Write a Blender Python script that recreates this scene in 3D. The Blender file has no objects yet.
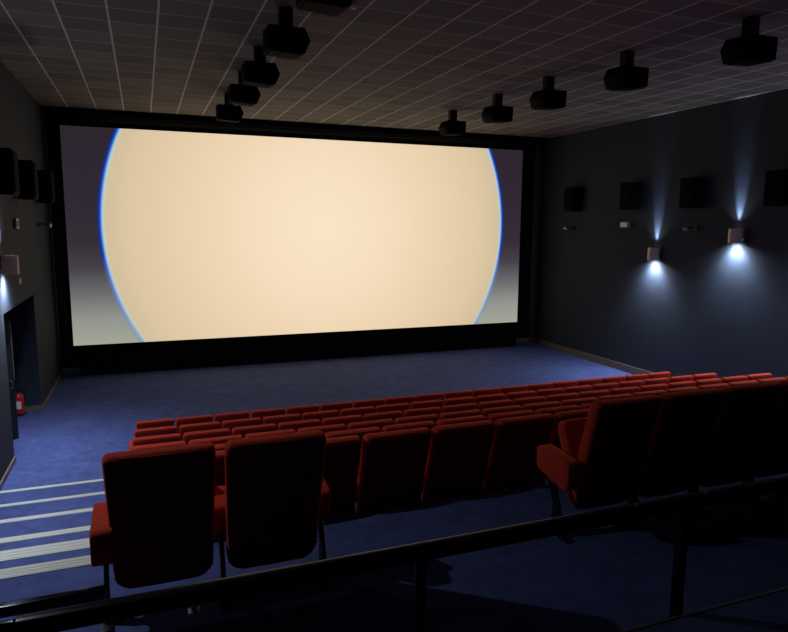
import bpy, bmesh, math, random
from mathutils import Vector, Matrix
random.seed(4)
S = bpy.context.scene
COL = S.collection
PI = math.pi

# ------------------------------------------------------------------ materials
def lin(c):
    return tuple(((v/255)/12.92 if v/255 <= .04045 else ((v/255+.055)/1.055)**2.4) for v in c)

def mat(name, color, rough=.6, metal=0, noise=0, nscale=30, bump=0, bscale=200, spec=.5, emit=None, estr=1, sheen=0):
    m = bpy.data.materials.new(name); m.use_nodes = True
    nt = m.node_tree; N = nt.nodes; L = nt.links
    b = N['Principled BSDF']
    b.inputs['Base Color'].default_value = (*color, 1)
    b.inputs['Roughness'].default_value = rough
    b.inputs['Metallic'].default_value = metal
    b.inputs['Specular IOR Level'].default_value = spec
    if sheen:
        b.inputs['Sheen Weight'].default_value = sheen
        b.inputs['Sheen Roughness'].default_value = .5
        b.inputs['Sheen Tint'].default_value = (min(1, color[0]*1.6), color[1]*4+.01, color[2]*2.5, 1)
    tc = N.new('ShaderNodeTexCoord')
    if noise:
        n = N.new('ShaderNodeTexNoise'); n.inputs['Scale'].default_value = nscale; n.inputs['Detail'].default_value = 5
        L.new(tc.outputs['Object'], n.inputs['Vector'])
        r = N.new('ShaderNodeValToRGB')
        r.color_ramp.elements[0].position = .3; r.color_ramp.elements[1].position = .7
        r.color_ramp.elements[0].color = (*[c*(1-noise) for c in color], 1)
        r.color_ramp.elements[1].color = (*[c*(1+noise) for c in color], 1)
        L.new(n.outputs['Fac'], r.inputs['Fac']); L.new(r.outputs['Color'], b.inputs['Base Color'])
    if bump:
        n2 = N.new('ShaderNodeTexNoise'); n2.inputs['Scale'].default_value = bscale; n2.inputs['Detail'].default_value = 3
        L.new(tc.outputs['Object'], n2.inputs['Vector'])
        bp = N.new('ShaderNodeBump'); bp.inputs['Strength'].default_value = bump; bp.inputs['Distance'].default_value = .01
        L.new(n2.outputs['Fac'], bp.inputs['Height']); L.new(bp.outputs['Normal'], b.inputs['Normal'])
    if emit:
        b.inputs['Emission Color'].default_value = (*emit, 1); b.inputs['Emission Strength'].default_value = estr
    return m

M = {}
M['fabric'] = mat('red_velour', (.60, .040, .022), .85, noise=.12, nscale=60, bump=.25, bscale=400, spec=.2, sheen=.9)
M['shaded_back_fabric'] = mat('shaded_red_back_cloth', (.24, .018, .014), .9, noise=.15, nscale=60, bump=.3, bscale=400, spec=.15)  # red seat cloth darkened: the unlit look of the backs is in the colour
M['dark_plastic'] = mat('black_plastic', (.008, .008, .010), .5, noise=.1, nscale=40)
M['dark_metal'] = mat('black_steel', (.012, .012, .014), .35, .3, noise=.1, nscale=50)
M['rail'] = mat('black_lacquered_rail', (.010, .010, .012), .22, .4, noise=.08, nscale=40)
M['grey_metal'] = mat('grey_steel', (.22, .23, .24), .4, .8, noise=.1, nscale=60)
M['alu'] = mat('ribbed_aluminium', (.68, .69, .56), .5, .1, noise=.08, nscale=90)
M['brass'] = mat('brushed_bronze', (.80, .72, .50), .5, .1, noise=.12, nscale=80)
M['carpet'] = mat('blue_carpet', (.082, .107, .262), .95, noise=.16, nscale=9, bump=.5, bscale=160, spec=.1)
M['wall'] = mat('navy_wall_cloth', (.030, .039, .052), .85, noise=.08, nscale=5, bump=.3, bscale=90, spec=.25)
M['black_cloth'] = mat('black_masking_cloth', (.007, .008, .009), .95, noise=.15, nscale=20, spec=.1)
M['base'] = mat('taupe_baseboard', (.16, .13, .105), .7, noise=.15, nscale=14)
M['speaker'] = mat('black_cabinet', (.003, .003, .004), .85, noise=.1, nscale=60, bump=.2, bscale=300, spec=.1)
M['grille'] = mat('black_grille', (.004, .004, .005), .9, noise=.3, nscale=300, bump=.4, bscale=500, spec=.08)
M['white'] = mat('white_plastic', (.90, .85, .76), .5, noise=.04, nscale=30)
M['red_paint'] = mat('red_enamel', (.62, .02, .015), .3, noise=.05, nscale=20)
M['paper'] = mat('white_label', (.8, .8, .76), .7, noise=.04, nscale=30)

# carpet: broad scuffs on top of fine mottling
def carpet_nodes(m):
    nt = m.node_tree; N = nt.nodes; L = nt.links; b = N['Principled BSDF']
    src = b.inputs['Base Color'].links[0].from_socket
    tc = N.new('ShaderNodeTexCoord'); n = N.new('ShaderNodeTexNoise')
    n.inputs['Scale'].default_value = 1.3; n.inputs['Detail'].default_value = 6; n.inputs['Distortion'].default_value = 1.5
    L.new(tc.outputs['Object'], n.inputs['Vector'])
    mr = N.new('ShaderNodeMapRange'); mr.inputs['From Min'].default_value = .3; mr.inputs['From Max'].default_value = .7
    mr.inputs['To Min'].default_value = .88; mr.inputs['To Max'].default_value = 1.12
    L.new(n.outputs['Fac'], mr.inputs['Value'])
    mx = N.new('ShaderNodeVectorMath'); mx.operation = 'SCALE'
    L.new(src, mx.inputs[0]); L.new(mr.outputs['Result'], mx.inputs['Scale'])
    L.new(mx.outputs['Vector'], b.inputs['Base Color'])
carpet_nodes(M['carpet'])

# ceiling: 600 mm tiles in a T-bar grid, main runners towards the screen lighter than the cross tees
def ceiling_mat():
    m = bpy.data.materials.new('ceiling_tiles'); m.use_nodes = True
    nt = m.node_tree; N = nt.nodes; L = nt.links; b = N['Principled BSDF']
    b.inputs['Roughness'].default_value = .9; b.inputs['Specular IOR Level'].default_value = .15
    tc = N.new('ShaderNodeTexCoord'); sp = N.new('ShaderNodeSeparateXYZ'); L.new(tc.outputs['Object'], sp.inputs[0])
    def mth(op, a, bb=None):
        n = N.new('ShaderNodeMath'); n.operation = op
        for i, v in enumerate((a, bb)):
            if v is None: continue
            if isinstance(v, (int, float)): n.inputs[i].default_value = v
            else: L.new(v, n.inputs[i])
        return n.outputs[0]
    ux = mth('DIVIDE', mth('ADD', sp.outputs['X'], -.53+60), .6)
    uy = mth('DIVIDE', mth('ADD', sp.outputs['Y'], -.10+60), .6)
    fx = mth('FRACT', ux); fy = mth('FRACT', uy)
    dx = mth('MINIMUM', fx, mth('SUBTRACT', 1., fx)); dy = mth('MINIMUM', fy, mth('SUBTRACT', 1., fy))
    lx = mth('LESS_THAN', dx, .022); ly = mth('LESS_THAN', dy, .026)
    cv = N.new('ShaderNodeCombineXYZ'); L.new(mth('FLOOR', ux), cv.inputs[0]); L.new(mth('FLOOR', uy), cv.inputs[1])
    wn = N.new('ShaderNodeTexWhiteNoise'); wn.noise_dimensions = '2D'; L.new(cv.outputs[0], wn.inputs['Vector'])
    rp = N.new('ShaderNodeValToRGB')
    rp.color_ramp.elements[0].color = (.132, .117, .098, 1); rp.color_ramp.elements[1].color = (.192, .176, .148, 1)
    L.new(wn.outputs['Value'], rp.inputs['Fac'])
    m1 = N.new('ShaderNodeMix'); m1.data_type = 'RGBA'; L.new(ly, m1.inputs['Factor']); L.new(rp.outputs['Color'], m1.inputs['A'])
    m1.inputs['B'].default_value = (.34, .30, .26, 1)
    m2 = N.new('ShaderNodeMix'); m2.data_type = 'RGBA'; L.new(lx, m2.inputs['Factor']); L.new(m1.outputs['Result'], m2.inputs['A'])
    m2.inputs['B'].default_value = (.60, .55, .47, 1)
    L.new(m2.outputs['Result'], b.inputs['Base Color'])
    n = N.new('ShaderNodeTexNoise'); n.inputs['Scale'].default_value = 120; L.new(tc.outputs['Object'], n.inputs['Vector'])
    bp = N.new('ShaderNodeBump'); bp.inputs['Strength'].default_value = .2; L.new(n.outputs['Fac'], bp.inputs['Height']); L.new(bp.outputs['Normal'], b.inputs['Normal'])
    return m
M['ceiling'] = ceiling_mat()

# the picture on the screen: a cream disc with a blue rim, lilac above / grey-green below outside it
CX, CZ, CR = 4.89, 2.775, 5.62
SX0, SX1, SZ0, SZ1, SY = -1.50, 11.18, -.18, 5.12, 7.85
def screen_mat():
    m = bpy.data.materials.new('projected_picture'); m.use_nodes = True
    nt = m.node_tree; N = nt.nodes; L = nt.links; N.clear()
    out = N.new('ShaderNodeOutputMaterial'); em = N.new('ShaderNodeEmission'); L.new(em.outputs[0], out.inputs[0])
    em.inputs['Strength'].default_value = 1.0
    tc = N.new('ShaderNodeTexCoord'); sp = N.new('ShaderNodeSeparateXYZ'); L.new(tc.outputs['Object'], sp.inputs[0])
    cb = N.new('ShaderNodeCombineXYZ'); L.new(sp.outputs['X'], cb.inputs[0]); L.new(sp.outputs['Z'], cb.inputs[1])
    ds = N.new('ShaderNodeVectorMath'); ds.operation = 'DISTANCE'; L.new(cb.outputs[0], ds.inputs[0]); ds.inputs[1].default_value = (CX, CZ, 0)
    dv = N.new('ShaderNodeMath'); dv.operation = 'DIVIDE'; L.new(ds.outputs['Value'], dv.inputs[0]); dv.inputs[1].default_value = 8
    r = N.new('ShaderNodeValToRGB'); E = r.color_ramp.elements
    k = CR/8
    pts = [(0, (250, 229, 200)), (.22, (246, 223, 192)), (.42, (236, 211, 177)), (k-.09, (223, 199, 164)), (k-.012, (211, 191, 158)),
           (k-.0065, (190, 208, 205)), (k-.0025, (120, 180, 235)), (k+.0015, (22, 62, 180)), (k+.009, (16, 38, 130))]
    E[0].position = 0; E[0].color = (*lin(pts[0][1]), 1); E[1].position = pts[-1][0]; E[1].color = (*lin(pts[-1][1]), 1)
    for p, c in pts[1:-1]:
        e = E.new(p); e.color = (*lin(c), 1)
    L.new(dv.outputs[0], r.inputs['Fac'])
    z = N.new('ShaderNodeMapRange'); z.inputs['From Min'].default_value = SZ0; z.inputs['From Max'].default_value = SZ1; L.new(sp.outputs['Z'], z.inputs['Value'])
    r2 = N.new('ShaderNodeValToRGB'); E = r2.color_ramp.elements
    E[0].position = 0; E[0].color = (*lin((163, 166, 150)), 1); E[1].position = 1; E[1].color = (*lin((46, 38, 47)), 1)
    for p, c in ((.12, (146, 149, 142)), (.24, (108, 108, 110)), (.36, (70, 64, 72)), (.48, (54, 46, 55)), (.7, (48, 40, 50))):
        e = E.new(p); e.color = (*lin(c), 1)
    L.new(z.outputs['Result'], r2.inputs['Fac'])
    st = N.new('ShaderNodeMapRange'); st.inputs['From Min'].default_value = k+.007; st.inputs['From Max'].default_value = k+.011; L.new(dv.outputs[0], st.inputs['Value'])
    mx = N.new('ShaderNodeMix'); mx.data_type = 'RGBA'; L.new(st.outputs['Result'], mx.inputs['Factor'])
    # the rim pales towards the bottom of the picture
    pz = N.new('ShaderNodeMapRange'); pz.inputs['From Min'].default_value = .05; pz.inputs['From Max'].default_value = .42
    pz.inputs['To Min'].default_value = .72; pz.inputs['To Max'].default_value = 0; L.new(z.outputs['Result'], pz.inputs['Value'])
    ga = N.new('ShaderNodeMath'); ga.operation = 'GREATER_THAN'; L.new(dv.outputs[0], ga.inputs[0]); ga.inputs[1].default_value = k-.0065
    gm = N.new('ShaderNodeMath'); gm.operation = 'MULTIPLY'; L.new(pz.outputs['Result'], gm.inputs[0]); L.new(ga.outputs[0], gm.inputs[1])
    pl = N.new('ShaderNodeMix'); pl.data_type = 'RGBA'; L.new(gm.outputs[0], pl.inputs['Factor']); L.new(r.outputs['Color'], pl.inputs['A'])
    pl.inputs['B'].default_value = (*lin((160, 178, 185)), 1)
    L.new(pl.outputs['Result'], mx.inputs['A']); L.new(r2.outputs['Color'], mx.inputs['B'])
    L.new(mx.outputs['Result'], em.inputs['Color'])
    return m
M['picture'] = screen_mat()

def glow(name, color, s):
    m = bpy.data.materials.new(name); m.use_nodes = True; N = m.node_tree.nodes; L = m.node_tree.links; N.clear()
    o = N.new('ShaderNodeOutputMaterial'); e = N.new('ShaderNodeEmission'); e.inputs['Color'].default_value = (*color, 1); e.inputs['Strength'].default_value = s
    L.new(e.outputs[0], o.inputs[0]); return m
M['lamp'] = glow('cold_white_lamp', (.7, .8, 1), 12)

# ------------------------------------------------------------------ mesh helpers
def T(bm, n0, mx):
    bm.verts.ensure_lookup_table()
    bmesh.ops.transform(bm, matrix=mx, verts=bm.verts[n0:])

def box(bm, x0, x1, y0, y1, z0, z1, bevel=0, seg=2, mx=None):
    n0 = len(bm.verts)
    r = bmesh.ops.create_cube(bm, size=1)
    bmesh.ops.transform(bm, matrix=Matrix.Translation(((x0+x1)/2, (y0+y1)/2, (z0+z1)/2)) @ Matrix.Diagonal((x1-x0, y1-y0, z1-z0, 1)), verts=r['verts'])
    if mx is not None: bmesh.ops.transform(bm, matrix=mx, verts=r['verts'])
    if bevel:
        es = list({e for v in r['verts'] for e in v.link_edges})
        bmesh.ops.bevel(bm, geom=es, offset=bevel, segments=seg, affect='EDGES', profile=.5)

def prism(bm, poly, a0, a1, axis='x', bevel=0, seg=2):
    """poly of 2-D points, extruded along axis from a0 to a1. axis x: (y,z); axis z: (x,y); axis y: (x,z)"""
    def P(p, a):
        return {'x': (a, p[0], p[1]), 'y': (p[0], a, p[1]), 'z': (p[0], p[1], a)}[axis]
    A = [bm.verts.new(P(p, a0)) for p in poly]; B = [bm.verts.new(P(p, a1)) for p in poly]
    fs = [bm.faces.new(A), bm.faces.new(B[::-1])]
    n = len(poly)
    for i in range(n):
        fs.append(bm.faces.new((A[i], B[i], B[(i+1) % n], A[(i+1) % n])))
    bmesh.ops.recalc_face_normals(bm, faces=fs)
    if bevel:
        es = list({e for f in fs for e in f.edges})
        bmesh.ops.bevel(bm, geom=es, offset=bevel, segments=seg, affect='EDGES', profile=.5)

def tube(bm, pts, r, n=10, closed_ends=True, flat=1.0):
    pts = [Vector(p) for p in pts]; rings = []
    up = Vector((0, 0, 1))
    for i, p in enumerate(pts):
        d = (pts[min(i+1, len(pts)-1)]-pts[max(i-1, 0)]).normalized()
        u = up if abs(d.dot(up)) < .95 else Vector((0, 1, 0))
        s = d.cross(u).normalized(); t = s.cross(d).normalized()
        rings.append([bm.verts.new(p+(s*math.cos(a)+t*math.sin(a)*flat)*r) for a in [2*PI*k/n for k in range(n)]])
    fs = []
    for a, b in zip(rings, rings[1:]):
        for k in range(n): fs.append(bm.faces.new((a[k], b[k], b[(k+1) % n], a[(k+1) % n])))
    if closed_ends:
        fs.append(bm.faces.new(rings[0])); fs.append(bm.faces.new(rings[-1][::-1]))
    bmesh.ops.recalc_face_normals(bm, faces=fs)

def rounded(w, h, r, n=5, rb=None):
    """rounded rectangle outline centred on x, from 0 to h; r top radius, rb bottom radius"""
    rb = r if rb is None else rb
    out = []
    for cx, cy, rad, a0 in ((w/2-rb, rb, rb, -90), (w/2-r, h-r, r, 0), (-w/2+r, h-r, r, 90), (-w/2+rb, rb, rb, 180)):
        for k in range(n+1):
            a = math.radians(a0+90*k/n); out.append((cx+rad*math.cos(a), cy+rad*math.sin(a)))
    return out

def pad(bm, w, h, r, rb, layers, place):
    """layers: (depth, inset); place(x, s, d) -> point. Builds a pillow-edged slab with quads in a curved grid of faces."""
    rings = []; outs = []
    for d, ins in layers:
        o = rounded(w-2*ins, h-2*ins, max(r-ins, .004), 5, max(rb-ins, .004))
        rings.append([bm.verts.new(place(x, s+ins, d)) for x, s in o]); outs.append([(x, s+ins) for x, s in o])
    n = len(rings[0]); fs = []
    for a, b in zip(rings, rings[1:]):
        for k in range(n): fs.append(bm.faces.new((a[k], b[k], b[(k+1) % n], a[(k+1) % n])))
    def cap(ring, out, d):
        # mid-rows so a curved back stays curved: split the cap by horizontal strips
        half = n//2
        # right side indices 0..half-1 bottom->top, left side n-1..half bottom->top
        R = ring[:half]; Lf = ring[half:][::-1]
        ro = out[:half]; lo_ = out[half:][::-1]; m = 7; rows = []
        for i in range(half):
            mid = [bm.verts.new(place(ro[i][0]+(lo_[i][0]-ro[i][0])*q/m, ro[i][1], d)) for q in range(1, m)]
            rows.append([R[i]]+mid+[Lf[i]])
        for a, b in zip(rows, rows[1:]):
            for q in range(m): fs.append(bm.faces.new((a[q], b[q], b[q+1], a[q+1])))
        # close the slim gaps between the ring's first/last edge and the first/last row
        for row in (rows[0], rows[-1]):
            fs.append(bm.faces.new(row))
    cap(rings[0], outs[0], layers[0][0]); cap(rings[-1], outs[-1], layers[-1][0])
    bmesh.ops.recalc_face_normals(bm, faces=fs)

def obj(name, bm, m, parent=None, smooth=False, loc=None):
    me = bpy.data.meshes.new(name); bm.to_mesh(me); bm.free()
    me.materials.append(m)
    o = bpy.data.objects.new(name, me); COL.objects.link(o)
    if smooth:
        for p in me.polygons: p.use_smooth = True
        me.set_sharp_from_angle(angle=math.radians(42))
    if parent is not None: o.parent = parent
    if loc is not None: o.location = loc
    return o

def new(): return bmesh.new()

def thing(name, label, cat, loc=(0, 0, 0), rz=0, group=None):
    o = bpy.data.objects.new(name, None); COL.objects.link(o); o.empty_display_size = .1
    o.location = loc; o.rotation_euler = (0, 0, rz)
    o['label'] = label; o['category'] = cat
    if group: o['group'] = group
    return o

def tag(o, label, cat, group=None):
    o['label'] = label; o['category'] = cat
    if group: o['group'] = group
    return o

def struct(name, bm, m, parent=None, smooth=False):
    o = obj(name, bm, m, parent, smooth)
    if parent is None: o['kind'] = 'structure'
    return o

def dup(root, loc, label):
    r = root.copy(); COL.objects.link(r); r.location = loc; r['label'] = label
    for ch in list(root.children):
        c = ch.copy(); COL.objects.link(c); c.parent = r
        for g in list(ch.children):
            d = g.copy(); COL.objects.link(d); d.parent = c
    return r

# ------------------------------------------------------------------ the room
WL, WR, CEIL = -1.855, 11.95, 5.5
FRONT, BACK = 8.35, -12.5
ROWZ = [-.95, -.734, -.496, -.232, .065, .392, .803]        # floor height of each row
ROWY = [0, -1.1, -2.2, -3.3, -4.4, -5.5, -6.53]
UPPER_Y, UPPER_Z = -7.79, 1.2                                # the raised walkway behind the handrail
EDGE = [-.13, -1.22, -2.32, -3.45, -4.42, -5.56]             # nosing of each step
# stepped floor, one mesh
bm = new()
prof = [(FRONT+.3, -.95)]
for e, z0, z1 in zip(EDGE, ROWZ, ROWZ[1:]): prof += [(e, z0), (e, z1)]
prof += [(UPPER_Y, ROWZ[6]), (UPPER_Y, UPPER_Z), (BACK-.2, UPPER_Z), (BACK-.2, -1.3), (FRONT+.3, -1.3)]
prism(bm, prof, WL-.9, WR+.2, 'x')
struct('floor', bm, M['carpet'])
# ceiling
bm = new(); box(bm, WL-.9, WR+.2, BACK-.2, 7.6, CEIL, CEIL+.15)
struct('ceiling', bm, M['ceiling'])
# right wall, back wall, wall behind the screen
bm = new(); box(bm, WR, WR+.2, BACK-.2, FRONT+.2, -1.2, CEIL+.1); struct('wall_right', bm, M['wall'])
bm = new(); box(bm, WL-.2, WR+.2, BACK-.2, BACK, -1.2, CEIL+.1); struct('wall_back', bm, M['wall'])
bm = new(); box(bm, WL-.2, WR+.2, FRONT, FRONT+.2, -1.2, CEIL+.6); struct('wall_front', bm, M['black_cloth'])
# left wall with the exit recess cut out of it
RY0, RY1, RZ, RX = 1.76, 4.77, 1.425, -2.50
bm = new()
box(bm, WL-.8, WL, BACK-.2, RY0, -1.2, CEIL+.1)
box(bm, WL-.8, WL, RY1, FRONT+.2, -1.2, CEIL+.1)
box(bm, WL-.8, WL, RY0, RY1, RZ, CEIL+.1)
box(bm, WL-.8, RX, RY0, RY1, -1.2, RZ)
struct('wall_left', bm, M['wall'])
# black ceiling drop in front of the screen (pelmet) closing the tiled ceiling
bm = new(); box(bm, WL, WR, 7.6, FRONT, CEIL-.16, CEIL+.1); struct('trim_1', bm, M['black_cloth'])
# baseboards
bm = new()
box(bm, WL, WL+.025, RY1+.0, FRONT, -.95, -.87); box(bm, WL, WL+.025, EDGE[0]+.0, RY0, -.95, -.87)
box(bm, RX, WL+.025, RY1-.025, RY1, -.95, -.83)
struct('baseboard_left', bm, M['base'])
bm = new(); box(bm, WR-.03, WR, EDGE[0], FRONT, -.95, -.76); struct('baseboard_right', bm, M['base'])
bm = new(); box(bm, WL, -1.40, FRONT-.03, FRONT, -.95, -.83); box(bm, 11.18, WR, FRONT-.03, FRONT, -.95, -.80); struct('baseboard_front', bm, M['base'])
# dark wall cheeks either side of the stage

# edge of the raised walkway: slim metal angle
bm = new(); box(bm, WL, WR, UPPER_Y-.012, UPPER_Y+.004, UPPER_Z-.03, UPPER_Z+.004, .002); struct('trim_2', bm, M['grey_metal'])

# ------------------------------------------------------------------ exit door in the recess, ajar
bm = new()
hx, hy = RX+.03, 2.35
ang = math.atan2(3.0-hy, -2.0-hx); ln = math.hypot(3.0-hy, -2.0-hx)
mxd = Matrix.Translation((hx, hy, -.94)) @ Matrix.Rotation(ang, 4, 'Z')
box(bm, 0, ln, -.022, .022, 0, 2.1, .004, 1, mxd)
door = struct('door_1', bm, M['dark_metal'])
bm = new(); box(bm, ln-.012, ln+.006, -.024, .024, 1.05, 2.06, .003, 1, mxd)
obj('edge_strip', bm, M['grey_metal'], door)['label'] = 'pale metal edge strip on the door leaf'
bm = new(); tube(bm, [mxd @ Vector(p) for p in ((ln-.10, -.02, 1.05), (ln-.10, -.07, 1.05), (ln-.10, -.07, .92), (ln-.10, -.02, .92))], .010, 8)
obj('handle', bm, M['grey_metal'], door, True)

bm = new(); box(bm, RX, RX+.03, RY0+.05, RY1-.05, -.94, RZ-.04, .004)
for q in (0, 1): box(bm, RX+.03, RX+.036, RY0+.15+q*1.45, RY0+1.45+q*1.41, -.80, RZ-.16, .003)
struct('recess_shade_panel', bm, M['dark_metal'])  # dark panel added so the shaded inside of the recess goes black

# fire extinguisher in the recess
fe = thing('fire_extinguisher', 'red fire extinguisher with white label standing in the exit recess of the left wall', 'fire extinguisher', (-2.21, 4.55, -.95))
bm = new(); prof = [(0, .03), (.085, .03), (.092, .05), (.092, .36), (.08, .41), (.045, .44), (.03, .46), (0, .46)]
def lathe(bm, prof, n=20, mx=None):
    rings = []
    for r, z in prof:
        if r == 0: rings.append([bm.verts.new((0, 0, z))])
        else: rings.append([bm.verts.new((r*math.cos(2*PI*k/n), r*math.sin(2*PI*k/n), z)) for k in range(n)])
    fs = []
    for a, b in zip(rings, rings[1:]):
        for k in range(n):
            k2 = (k+1) % n
            if len(a) == 1: fs.append(bm.faces.new((a[0], b[k2], b[k])))
            elif len(b) == 1: fs.append(bm.faces.new((a[k], a[k2], b[0])))
            else: fs.append(bm.faces.new((a[k], a[k2], b[k2], b[k])))
    bmesh.ops.recalc_face_normals(bm, faces=fs)
    if mx is not None:
        vs = {v for f in fs for v in f.verts}; bmesh.ops.transform(bm, matrix=mx, verts=list(vs))
lathe(bm, prof); obj('cylinder', bm, M['red_paint'], fe, True)
bm = new(); lathe(bm, [(0, 0), (.08, 0), (.096, .012), (.096, .05), (.088, .055), (0, .055)]); obj('base_ring', bm, M['dark_plastic'], fe, True)
bm = new()
n = 10; a0 = math.radians(-125)
V = [[bm.verts.new((.0945*math.cos(a0+k*.13), .0945*math.sin(a0+k*.13), z)) for z in (.15, .30)] for k in range(n)]
for a, b in zip(V, V[1:]): bm.faces.new((a[0], b[0], b[1], a[1]))
obj('paper_label', bm, M['paper'], fe, True)
bm = new(); lathe(bm, [(0, .455), (.022, .455), (.022, .49), (0, .49)], 12); box(bm, -.01, .11, -.012, .012, .485, .50, .003); box(bm, -.01, .12, -.012, .012, .51, .525, .003)
obj('valve', bm, M['dark_metal'], fe, True)
bm = new(); tube(bm, [(.0, -.02, .475), (-.07, -.04, .47), (-.12, -.05, .40), (-.125, -.05, .25), (-.115, -.04, .10)], .011, 8)
obj('hose', bm, M['dark_plastic'], fe, True)

# ------------------------------------------------------------------ the screen
scr = thing('cinema_screen', 'wide lit cinema screen showing a huge cream disc with a blue rim', 'screen', ((SX0+SX1)/2, SY, SZ0))
bm = new()
box(bm, SX0, SX1, SY, SY+.02, SZ0, SZ1)
o = obj('screen_surface', bm, M['picture'], scr); o.matrix_parent_inverse = Matrix.Translation(((SX0+SX1)/2, SY, SZ0)).inverted()
bm = new()
w = .10
box(bm, SX0-w, SX0, SY-.02, SY+.06, SZ0-w, SZ1+w, .006); box(bm, SX1, SX1+w, SY-.02, SY+.06, SZ0-w, SZ1+w, .006)
box(bm, SX0, SX1, SY-.02, SY+.06, SZ1, SZ1+w, .006); box(bm, SX0, SX1, SY-.02, SY+.06, SZ0-w, SZ0, .006)
o = obj('masking_frame', bm, M['black_cloth'], scr); o.matrix_parent_inverse = Matrix.Translation(((SX0+SX1)/2, SY, SZ0)).inverted()
o['label'] = 'black cloth masking around the screen'
# skirt box under the screen
bm = new(); box(bm, -1.38, 11.16, 7.82, FRONT-.005, -.95, SZ0-w-.004, .01)
tag(obj('screen_skirt', bm, M['black_cloth']), 'long black boxed skirt on the floor below the cinema screen', 'skirt')

# ------------------------------------------------------------------ seats
def bprof(s):
    """rear face of the back: s = distance up from its lower edge -> (y, z)"""
    t = s/.815
    return (.245-.385*t+.145*t*t, .130+.806*t)
BW = .528
def back_place(x, s, d):
    y, z = bprof(s)
    t = s/.815
    a = math.atan2(.790, -.385+.29*t)          # tangent direction
    ny, nz = math.sin(a), -math.cos(a)         # forward normal
    # a light wing curve across the width and lumbar bulge on the front
    bul = d/.11*(.016*math.sin(PI*min(1, max(0, t)))) - d/.11*.012*(1-(2*x/BW)**2)
    y += .026*(2*x/BW)**2+.008
    x *= .94+.06*min(1, t*1.6)
    return (x, y-.012+ny*(d+bul), z+nz*(d+bul))
def arm_mesh():
    bm = new()
    # side view (y,z): padded armrest, rounded, deeper at the front
    poly = [(.295, .345), (.235, .50), (.25, .52), (.455, .555), (.48, .535), (.48, .40), (.46, .375), (.33, .336), (.305, .33)]
    prism(bm, poly, -.052, .052, 'x', .014, 3)
    return bm
def end_arm_mesh():
    bm = new()
    poly = [(.10, .365), (.085, .40), (.085, .52), (.11, .545), (.42, .565), (.45, .545), (.45, .42), (.42, .395), (.16, .35)]
    prism(bm, poly, -.054, .054, 'x', .014, 3)
    return bm
def stand_mesh():
    bm = new()
    poly = [(.16, .0), (.36, .0), (.36, .02), (.31, .05), (.30, .20), (.38, .36), (.29, .33), (.235, .20), (.19, .05), (.16, .02)]
    prism(bm, poly, -.012, .012, 'x', .004, 1)
    box(bm, -.03, .03, .10, .42, 0, .012, .003)
    return bm
arm_me = stand_me = None
seat = thing('cinema_chair', '', 'chair', (0, 0, 0), 0, 'red seats of the auditorium')
bm = new(); pad(bm, BW, .815, .036, .085, [(.006, .022), (.0, .010), (.008, .002), (.03, 0), (.060, 0), (.076, .004), (.084, .014), (.086, .03)], back_place)
obj('backrest', bm, M['fabric'], seat, True)
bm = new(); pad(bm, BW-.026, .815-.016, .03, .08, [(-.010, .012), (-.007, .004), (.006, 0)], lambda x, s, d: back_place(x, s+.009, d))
obj('back_panel', bm, M['shaded_back_fabric'], seat, True)['label'] = 'cloth panel covering the rear of the backrest, shade put into its colour'
# cushion tipped up
bm = new()
mxs = Matrix.Translation((0, .315, .345)) @ Matrix.Rotation(math.radians(66), 4, 'X')
pad(bm, .425, .42, .06, .05, [(0, .03), (.004, .01), (.02, 0), (.075, 0), (.095, .012), (.10, .04)], lambda x, s, d: tuple(mxs @ Vector((x, s-.03, -d+.02))))
obj('seat_cushion', bm, M['fabric'], seat, True)
bm = new(); box(bm, -.245, .245, .23, .27, .30, .34, .006); box(bm, -.245, .245, .20, .23, .24, .27, .004)
obj('cross_beam', bm, M['dark_metal'], seat, True)
a_m = obj('armrest', arm_mesh(), M['fabric'], seat, True); a_m.location = (-.275, 0, 0); arm_me = a_m.data
l_m = obj('leg', stand_mesh(), M['dark_metal'], seat, True); l_m.location = (-.275, 0, 0)
bm = new(); tube(bm, [(-.298, .36, .32), (-.232, .36, .32)], .022, 12)
hg = obj('hinge', bm, M['grey_metal'], seat, True); hg['label'] = 'round grey metal tip-up hinge'

ORD = ['first', 'second', 'third', 'fourth', 'fifth', 'sixth', 'seventh', 'eighth', 'ninth', 'tenth', 'eleventh', 'twelfth',
       'thirteenth', 'fourteenth', 'fifteenth', 'sixteenth', 'seventeenth', 'eighteenth']
ROWN = ['front row nearest the screen', 'second row from the screen', 'third row from the screen', 'fourth row from the screen',
        'fifth row from the screen', 'sixth row from the screen']
W = .55
first = True
end_arm = bpy.data.meshes.new('end_armrest'); _b = end_arm_mesh(); _b.to_mesh(end_arm); _b.free()
end_arm.materials.append(M['fabric'])
for _p in end_arm.polygons: _p.use_smooth = True
end_arm.set_sharp_from_angle(angle=math.radians(42))
def put(x, y, z, label, group, last, end=0):
    global first
    if first: r = seat; r.location = (x, y, z); r['label'] = label; first = False
    else:
        r = dup(seat, (x, y, z), label)
        for c in r.children:
            n_ = c.name.split('.')[0]
            if n_ == 'armrest': c.data = arm_me; c.location = (-.275, 0, 0)
            elif n_ == 'leg': c.location = (-.275, 0, 0)
            elif n_ == 'hinge': c.location = (0, 0, 0)
    r['group'] = group
    if last:
        for src in (a_m, l_m):   # the row ends with one more armrest
            c = src.copy(); COL.objects.link(c); c.parent = r; 
            c.location = (.292, 0, 0) if 'left of the gap' in group else (.32, 0, 0)
            if src is a_m: c.data = arm_me if 'left of the gap' in group else end_arm
    if end:
        for c in r.children:
            if c.name.split('.')[0] in ('armrest', 'leg') and c.location.x < 0: c.location = (-.275-end, 0, 0)
            if c.name.startswith('armrest') and c.location.x < 0: c.data = end_arm
            if c.name.startswith('hinge'): c.location = (-end, 0, 0)
    return r
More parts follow.
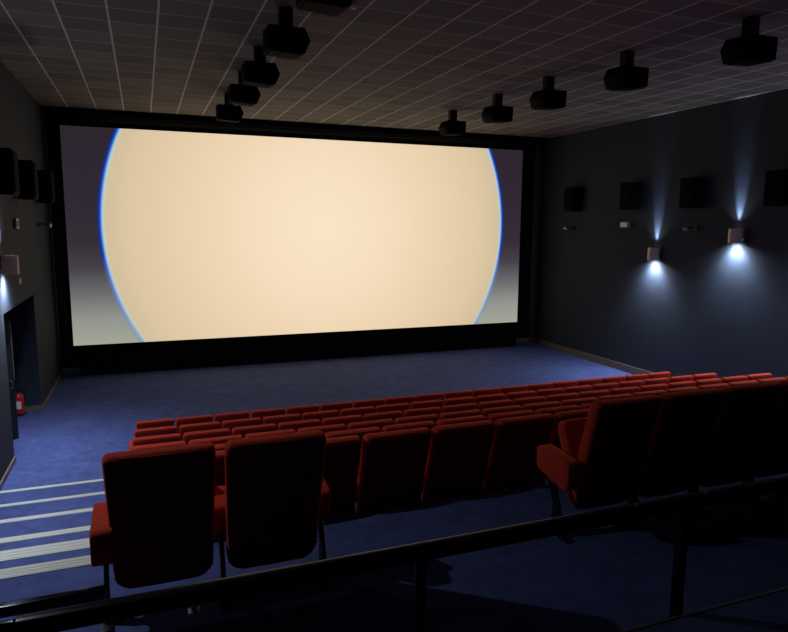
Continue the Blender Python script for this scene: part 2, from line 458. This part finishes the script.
for k in range(6):
    for j in range(18):
        lab = 'red cinema seat, %s from the left end of the %s' % (ORD[j], ROWN[k]) if j < 17 else 'red cinema seat at the right end of the %s' % ROWN[k]
        put((j+.5)*W, ROWY[k], ROWZ[k], lab, 'red seats in the '+ROWN[k], j == 17, .045 if j == 0 else 0)
lab = ['red cinema seat with black-looking back, closest on the left beside the steps',
       'red cinema seat with black-looking back, right of the closest left one, before the gap']
for j in range(2): put((j+.5)*W+[-.014, .012][j], ROWY[6], ROWZ[6], lab[j], 'pair of seats in the back row left of the gap', j == 1, .012 if j == 0 else 0)
for j in range(5, 13):
    l2 = 'red cinema seat at the gap in the back row, its left armrest in view' if j == 5 else \
         'shadowed red cinema seat in the right back-row block, %s from the gap' % ORD[j-5]
    put((j+.5)*W+.08, ROWY[6]-.02, ROWZ[6], l2, 'block of seats in the back row right of the gap', j == 12, .09 if j == 5 else 0)

# ------------------------------------------------------------------ steps: aluminium nosings in the left aisle
for i, (e, z) in enumerate(zip(EDGE, ROWZ[1:])):
    d = [.075, .075, .085, .095, .165, .12][i]
    bm = new()
    box(bm, WL+.01, -.08, e-d+.004, e+.006, z-.002, z+.006, .002)
    box(bm, WL+.01, -.08, e+.001, e+.007, z-.035, z+.004, .002)
    for q in range(3):
        box(bm, WL+.01, -.08, e-d+d*(.14+.28*q), e-d+d*(.14+.28*q)+d*.16, z+.005, z+.008)
    tag(obj('stair_nosing', bm, M['alu']), 'pale ribbed metal nosing on the %s step %s' % (
        ['lowest', 'second lowest', 'third lowest', 'fourth lowest', 'fifth lowest', 'topmost'][i], 'of the left aisle'), 'stair nosing', 'metal nosings on the left aisle steps')

# ------------------------------------------------------------------ handrail in front of the camera
RYl, RZl = UPPER_Y+.03, 1.725
rail = thing('handrail', 'black metal handrail on posts crossing in front of the back row seats', 'handrail', (2.3, RYl, UPPER_Z))
Minv = Matrix.Translation((2.3, RYl, UPPER_Z)).inverted()
def rp(name, bm, m, smooth=True):
    o = obj(name, bm, m, rail, smooth); o.matrix_parent_inverse = Minv; return o
# flat rectangular rail 50 x 40 with rounded edges
bm = new(); box(bm, -.16, WR-.02, RYl-.022, RYl+.022, RZl-.055, RZl, .006, 2); rp('top_rail', bm, M['rail'])
for px in (1.098, 2.31, 3.52, 4.73, 5.94):
    bm = new(); box(bm, px-.019, px+.019, RYl-.019, RYl+.019, UPPER_Z-.38, RZl-.05, .003); rp('post', bm, M['rail'])
# return bar beside the last left seat
bm = new()
yb, zb = -6.62, 1.16
box(bm, -.44, -.005, yb-.022, yb+.022, zb-.055, zb, .006); rp('return_bar', bm, M['rail'])
bm = new(); pts = []
p0 = Vector((-.16, RYl, RZl-.028)); p3 = Vector((-.44, yb, zb-.026))
p1 = p0+Vector((-.20, 0, 0)); p2 = p3+Vector((-.12, 0, 0))
for k in range(17):
    t = k/16; pts.append((1-t)**3*p0+3*(1-t)**2*t*p1+3*(1-t)*t*t*p2+t**3*p3)
tube(bm, pts, .026, 12); rp('end_bend', bm, M['rail'])
bm = new(); tube(bm, [(.33, RYl, RZl-.085), (.33, RYl, RZl-.05)], .012, 10); box(bm, .31, .345, RYl-.016, RYl+.016, RZl-.09, RZl-.08, .002)
o = rp('bracket', bm, M['brass']); o['label'] = 'small brass coloured bracket under the rail'
for px in (2.07, 2.44):
    bm = new(); tube(bm, [(px-.012, RYl, RZl+.0), (px+.012, RYl, RZl+.0)], .010, 10); rp('screw_cap', bm, M['grey_metal'])

# ------------------------------------------------------------------ wall speakers
def wall_speaker(side, y, z, label, group):
    s = 1 if side == 'r' else -1
    X = WR if s == 1 else WL
    t = thing('wall_speaker', label, 'speaker', (X, y, z), 0, group)
    # plan polygon, tilted faces: cabinet tapers towards its front, angled to the seats
    bm = new()
    a, b = -s*.05, -s*.31
    poly = [(a, -.26), (a, .26), (b, .20), (b, -.24)]
    prism(bm, poly, 0, .68, 'z', .012, 2)
    obj('cabinet', bm, M['speaker'], t, True)
    bm = new(); box(bm, min(b, b-s*.02), max(b, b-s*.02), -.20, .17, .04, .64, .008)
    obj('grille', bm, M['grille'], t, True)
    bm = new(); box(bm, min(0, a), max(0, a), -.08, .08, .22, .46, .006); obj('bracket', bm, M['dark_metal'], t)
    return t
WY = [6.1, 3.72, 1.72, -.45]
for y, w_ in zip(WY, ('farthest, nearest the screen', 'second from the screen', 'just left of the nearer sconce', 'at the right picture edge')):
    wall_speaker('r', y, 3.26, 'black box speaker high on the right wall, '+w_, 'box speakers on the right wall')
for y, w_ in zip(WY[:3], ('farthest, nearest the screen', 'middle one of three', 'nearest, at the left picture edge')):
    wall_speaker('l', y, 3.25, 'black box speaker high on the left wall, '+w_, 'box speakers on the left wall')

# ------------------------------------------------------------------ ceiling speakers
def ceiling_speaker(x, y, s, label, group):
    """s = +1 hangs left of centre and aims to the right, -1 the other way"""
    t = thing('ceiling_speaker', label, 'speaker', (x, y, CEIL), 0, group)
    mx = Matrix.Translation((0, 0, -.40)) @ Matrix.Rotation(math.radians(3), 4, 'X') @ Matrix.Rotation(0, 4, 'Y')
    bm = new()
    poly = [(-s*.25, .15), (-s*.25, -.13), (s*.20, -.155), (s*.27, .0), (s*.20, .15)]
    prism(bm, poly, -.21, .21, 'y', .012, 2)
    bmesh.ops.transform(bm, matrix=mx, verts=bm.verts)
    obj('cabinet', bm, M['speaker'], t, True)
    bm = new(); box(bm, -.19, .19, -.18, .18, -.012, .006, .004, 1, Matrix.Translation((-s*.03, 0, -.144)) @ Matrix.Rotation(s*.055, 4, 'Y'))
    bmesh.ops.transform(bm, matrix=mx, verts=bm.verts)
    obj('grille', bm, M['grille'], t)
    bm = new()
    box(bm, -.085, .085, -.06, .06, -.25, -.012); box(bm, -.09, .09, -.06, .06, -.012, 0); box(bm, -.12, .12, -.012, .012, -.262, -.245)
    obj('hanging_bracket', bm, M['dark_metal'], t)
    return t
CYs = [4.43, 2.35, .62, -1.3, -3.2]
lo = ['farthest, over the top edge of the screen', 'second from the screen', 'third from the screen', 'fourth from the screen', 'nearest, cut off by the picture top']
ro = ['farthest, by the top right screen corner', 'second from the screen', 'third from the screen', 'fourth from the screen', 'nearest, at the top right picture corner']
for y, w_ in zip(CYs, lo): ceiling_speaker(2.0, y, 1, 'black speaker hung in the left ceiling line, '+w_, 'speakers hung in the left ceiling line')
for i, (y, w_) in enumerate(zip(CYs, ro)): ceiling_speaker([7.12, 7.12, 7.17, 7.28, 7.62][i], y, -1, 'black speaker hung in the right ceiling line, '+w_, 'speakers hung in the right ceiling line')

# ------------------------------------------------------------------ sconces
def light(name, typ, loc, energy, color, rot=None, **kw):
    d = bpy.data.lights.new(name, typ); d.energy = energy; d.color = color
    for k, v in kw.items(): setattr(d, k, v)
    o = bpy.data.objects.new(name, d); COL.objects.link(o); o.location = loc
    if rot is not None: o.rotation_euler = rot
    return o
UP, DOWN, WASH = 330, 155, 130
def sconce(side, y, z, label, group, power=1, wash=1):
    s = 1 if side == 'r' else -1
    X = WR if s == 1 else WL
    t = thing('wall_sconce', label, 'wall lamp', (X, y, z), 0, group)
    h = .15
    bm = new(); box(bm, min(0, -s*.025), max(0, -s*.025), -.07, .07, -h+.02, h-.02, .004); obj('wall_plate', bm, M['dark_metal'], t)
    # half round open-ended shade
    bm = new(); n = 14; rr = .12; th = .006
    cols = []
    for k in range(n+1):
        a = -PI/2+PI*k/n
        cs, sn = math.cos(a), math.sin(a)
        cols.append([bm.verts.new((-s*(.02+cs*r_*1.8), sn*r_, zz)) for r_ in (rr, rr-th) for zz in (-h, h)])
    fs = []
    for a, b in zip(cols, cols[1:]):
        fs += [bm.faces.new((a[0], b[0], b[1], a[1])), bm.faces.new((a[2], a[3], b[3], b[2])), bm.faces.new((a[0], a[2], b[2], b[0])), bm.faces.new((a[1], b[1], b[3], a[3]))]
    fs += [bm.faces.new((cols[0][0], cols[0][1], cols[0][3], cols[0][2])), bm.faces.new((cols[-1][0], cols[-1][2], cols[-1][3], cols[-1][1]))]
    bmesh.ops.recalc_face_normals(bm, faces=fs)
    obj('shade', bm, M['brass'], t, True)
    bm = new()
    box(bm, min(-s*.03, -s*.14), max(-s*.03, -s*.14), -.035, .035, -.05, .05, .006)
    obj('lamp_holder', bm, M['dark_plastic'], t)
    bm = new(); lathe(bm, [(0, .062), (.03, .062), (.03, .054), (0, .054)], 14, Matrix.Translation((-s*.085, 0, 0)))
    lathe(bm, [(0, -.062), (.03, -.062), (.03, -.054), (0, -.054)], 14, Matrix.Translation((-s*.085, 0, 0)))
    obj('lamp', bm, M['lamp'], t)
    xl = X-s*.15
    # lights that the two lamps give off
    def aim(v): return Vector(v).to_track_quat('-Z', 'Y').to_euler()
    light('sconce_up_light', 'SPOT', (X-s*.10, y, z+.14), UP*min(wash, 1), (.50, .64, 1), aim((s*.20, 0, 1)), spot_size=math.radians(30), spot_blend=1, shadow_soft_size=.02)
    light('sconce_up_spill', 'SPOT', (xl, y, z+.14), 26*min(wash, 1), (.75, .85, 1), aim((-s*.25, 0, 1)), spot_size=math.radians(115), spot_blend=1, shadow_soft_size=.03)
    light('sconce_down_light', 'SPOT', (xl, y, z-.13), WASH*wash, (.66, .76, 1), aim((-s*.02, 0, -1)), spot_size=math.radians(166), spot_blend=1, shadow_soft_size=.035)
    light('sconce_down_beam', 'SPOT', (xl, y, z-.13), 2.2*WASH*wash, (.62, .74, 1), aim((s*.10, 0, -1)), spot_size=math.radians(112), spot_blend=1, shadow_soft_size=.035)
    light('sconce_room_light', 'SPOT', (xl, y, z-.13), DOWN*power, (.93, .94, 1), aim((-s*.9, 0, -1)), spot_size=math.radians(125), spot_blend=.9, shadow_soft_size=.035)
    return t
sy = [2.86, .54, -1.78, -4.1, -5.7]
sz = [2.18, 2.66, 3.02, 3.3, 4.0]
for i, w_ in enumerate(('the farther lit one of two in view', 'the nearer lit one of two in view')):
    sconce('r', sy[i], sz[i], 'bronze half-round sconce glowing on the right wall, '+w_, 'sconces on the right wall', .5)
sconce('l', 1.92, 2.18, 'bronze half-round wall sconce glowing on the left wall above the exit recess', 'sconces on the left wall', .1, .8)
for i in (2, 3, 4):  # sconces out of view, added to light the seats and rear floor
    sconce('r', sy[i], sz[i], 'unseen bronze wall sconce added for light farther back on the right wall, '+('beside the third seat row', 'beside the fifth seat row', 'beside the back seat row')[i-2], 'sconces on the right wall', (1.5, 1.0, .3)[i-2])
for y, z, w_, pw in ((-.3, 2.6, 'lowest aisle step', .2), (-2.6, 3.0, 'middle aisle steps', .25), (-4.8, 3.8, 'topmost aisle steps', .5)):  # out-of-view sconces added to brighten the left seats and steps
    sconce('l', y, z, 'unseen bronze wall sconce added for light farther back on the left wall over the '+w_, 'sconces on the left wall', pw, .4)

# ------------------------------------------------------------------ small wall fittings
def spot_arm(side, y, z, label, group):
    s = 1 if side == 'r' else -1
    X = WR if s == 1 else WL
    t = thing('wall_spotlight', label, 'wall fitting', (X, y, z), 0, group)
    bm = new(); box(bm, min(0, -s*.03), max(0, -s*.03), -.06, .06, -.05, .05, .005); obj('mount', bm, M['dark_metal'], t)
    bm = new(); tube(bm, [(-s*.03, 0, 0), (-s*.16, 0, .02), (-s*.2, .02, -.02)], .014, 8); obj('arm', bm, M['dark_metal'], t, True)
    bm = new(); lathe(bm, [(0, -.09), (.055, -.09), (.05, .0), (.03, .05), (0, .06)], 14, Matrix.Translation((-s*.2, .06, -.03)) @ Matrix.Rotation(math.radians(100), 4, 'X'))
    obj('head', bm, M['grey_metal'], t, True)
    return t
spot_arm('r', 6.2, 2.8, 'small dark unlit fitting on the right wall below the farthest speaker', 'small dark wall fittings')
spot_arm('r', 1.66, 2.82, 'small dark unlit fitting on the right wall between the two sconces', 'small dark wall fittings')
spot_arm('l', 6.0, 2.80, 'small dark unlit fitting on the left wall nearest the screen', 'small dark wall fittings')
t = thing('wall_light_fitting', 'small white rectangular box fitting on the right wall left of the farther sconce', 'wall fitting', (WR, 3.95, 2.82))
bm = new(); box(bm, -.10, 0, -.14, .14, -.0, .13, .012); obj('housing', bm, M['white'], t, True)
bm = new(); box(bm, -.115, -.10, -.125, .125, .015, .115, .004); obj('cover', bm, M['white'], t)
t = thing('wall_socket', 'small dark-faced wall box on the left wall above the sconce', 'wall fitting', (WL, 3.3, 2.82))
bm = new(); box(bm, 0, .05, -.12, .12, -.09, .09, .008); obj('housing', bm, M['grey_metal'], t)
bm = new(); box(bm, .05, .06, -.07, .07, -.05, .05, .003); obj('face_plate', bm, M['dark_plastic'], t)
t = thing('wall_button', 'small round white fitting on the left wall just below the sconce', 'wall fitting', (WL, 3.2, 1.82))
bm = new(); lathe(bm, [(0, 0), (.06, 0), (.06, .03), (.045, .045), (0, .05)], 18, Matrix.Rotation(PI/2, 4, 'Y')); obj('cover', bm, M['white'], t, True)
t = thing('ceiling_sensor', 'small white sensor on the ceiling tiles beside the nearest left speaker', 'sensor', (2.75, -1.75, CEIL))
bm = new(); lathe(bm, [(0, 0), (.05, 0), (.045, -.03), (.02, -.05), (0, -.052)], 18); obj('cover', bm, M['white'], t, True)

# ------------------------------------------------------------------ world, camera
w = bpy.data.worlds.new('World'); S.world = w; w.use_nodes = True
w.node_tree.nodes['Background'].inputs[0].default_value = (0, 0, 0, 1); w.node_tree.nodes['Background'].inputs[1].default_value = 0

f_, yaw, pitch, roll = 648.882, .3671, -.14, .007
fwd = Vector((math.sin(yaw)*math.cos(pitch), math.cos(yaw)*math.cos(pitch), math.sin(pitch)))
rt = Vector((math.cos(yaw), -math.sin(yaw), 0)); up = rt.cross(fwd)
rt2 = rt*math.cos(roll)+up*math.sin(roll); up2 = up*math.cos(roll)-rt*math.sin(roll)
cd = bpy.data.cameras.new('camera'); cam = bpy.data.objects.new('camera', cd); COL.objects.link(cam)
mx = Matrix.Identity(4)
for i in range(3): mx[i][0] = rt2[i]; mx[i][1] = up2[i]; mx[i][2] = -fwd[i]
mx.translation = Vector((.230175, -9.74677, 2.849)); cam.matrix_world = mx
cd.sensor_width = 36; cd.lens = f_/788*36; cd.clip_start = .05
S.camera = cam
S.view_settings.view_transform = 'Standard'; S.view_settings.look = 'None'; S.view_settings.gamma = 1
S.view_settings.exposure = 0; S.view_settings.use_curve_mapping = False
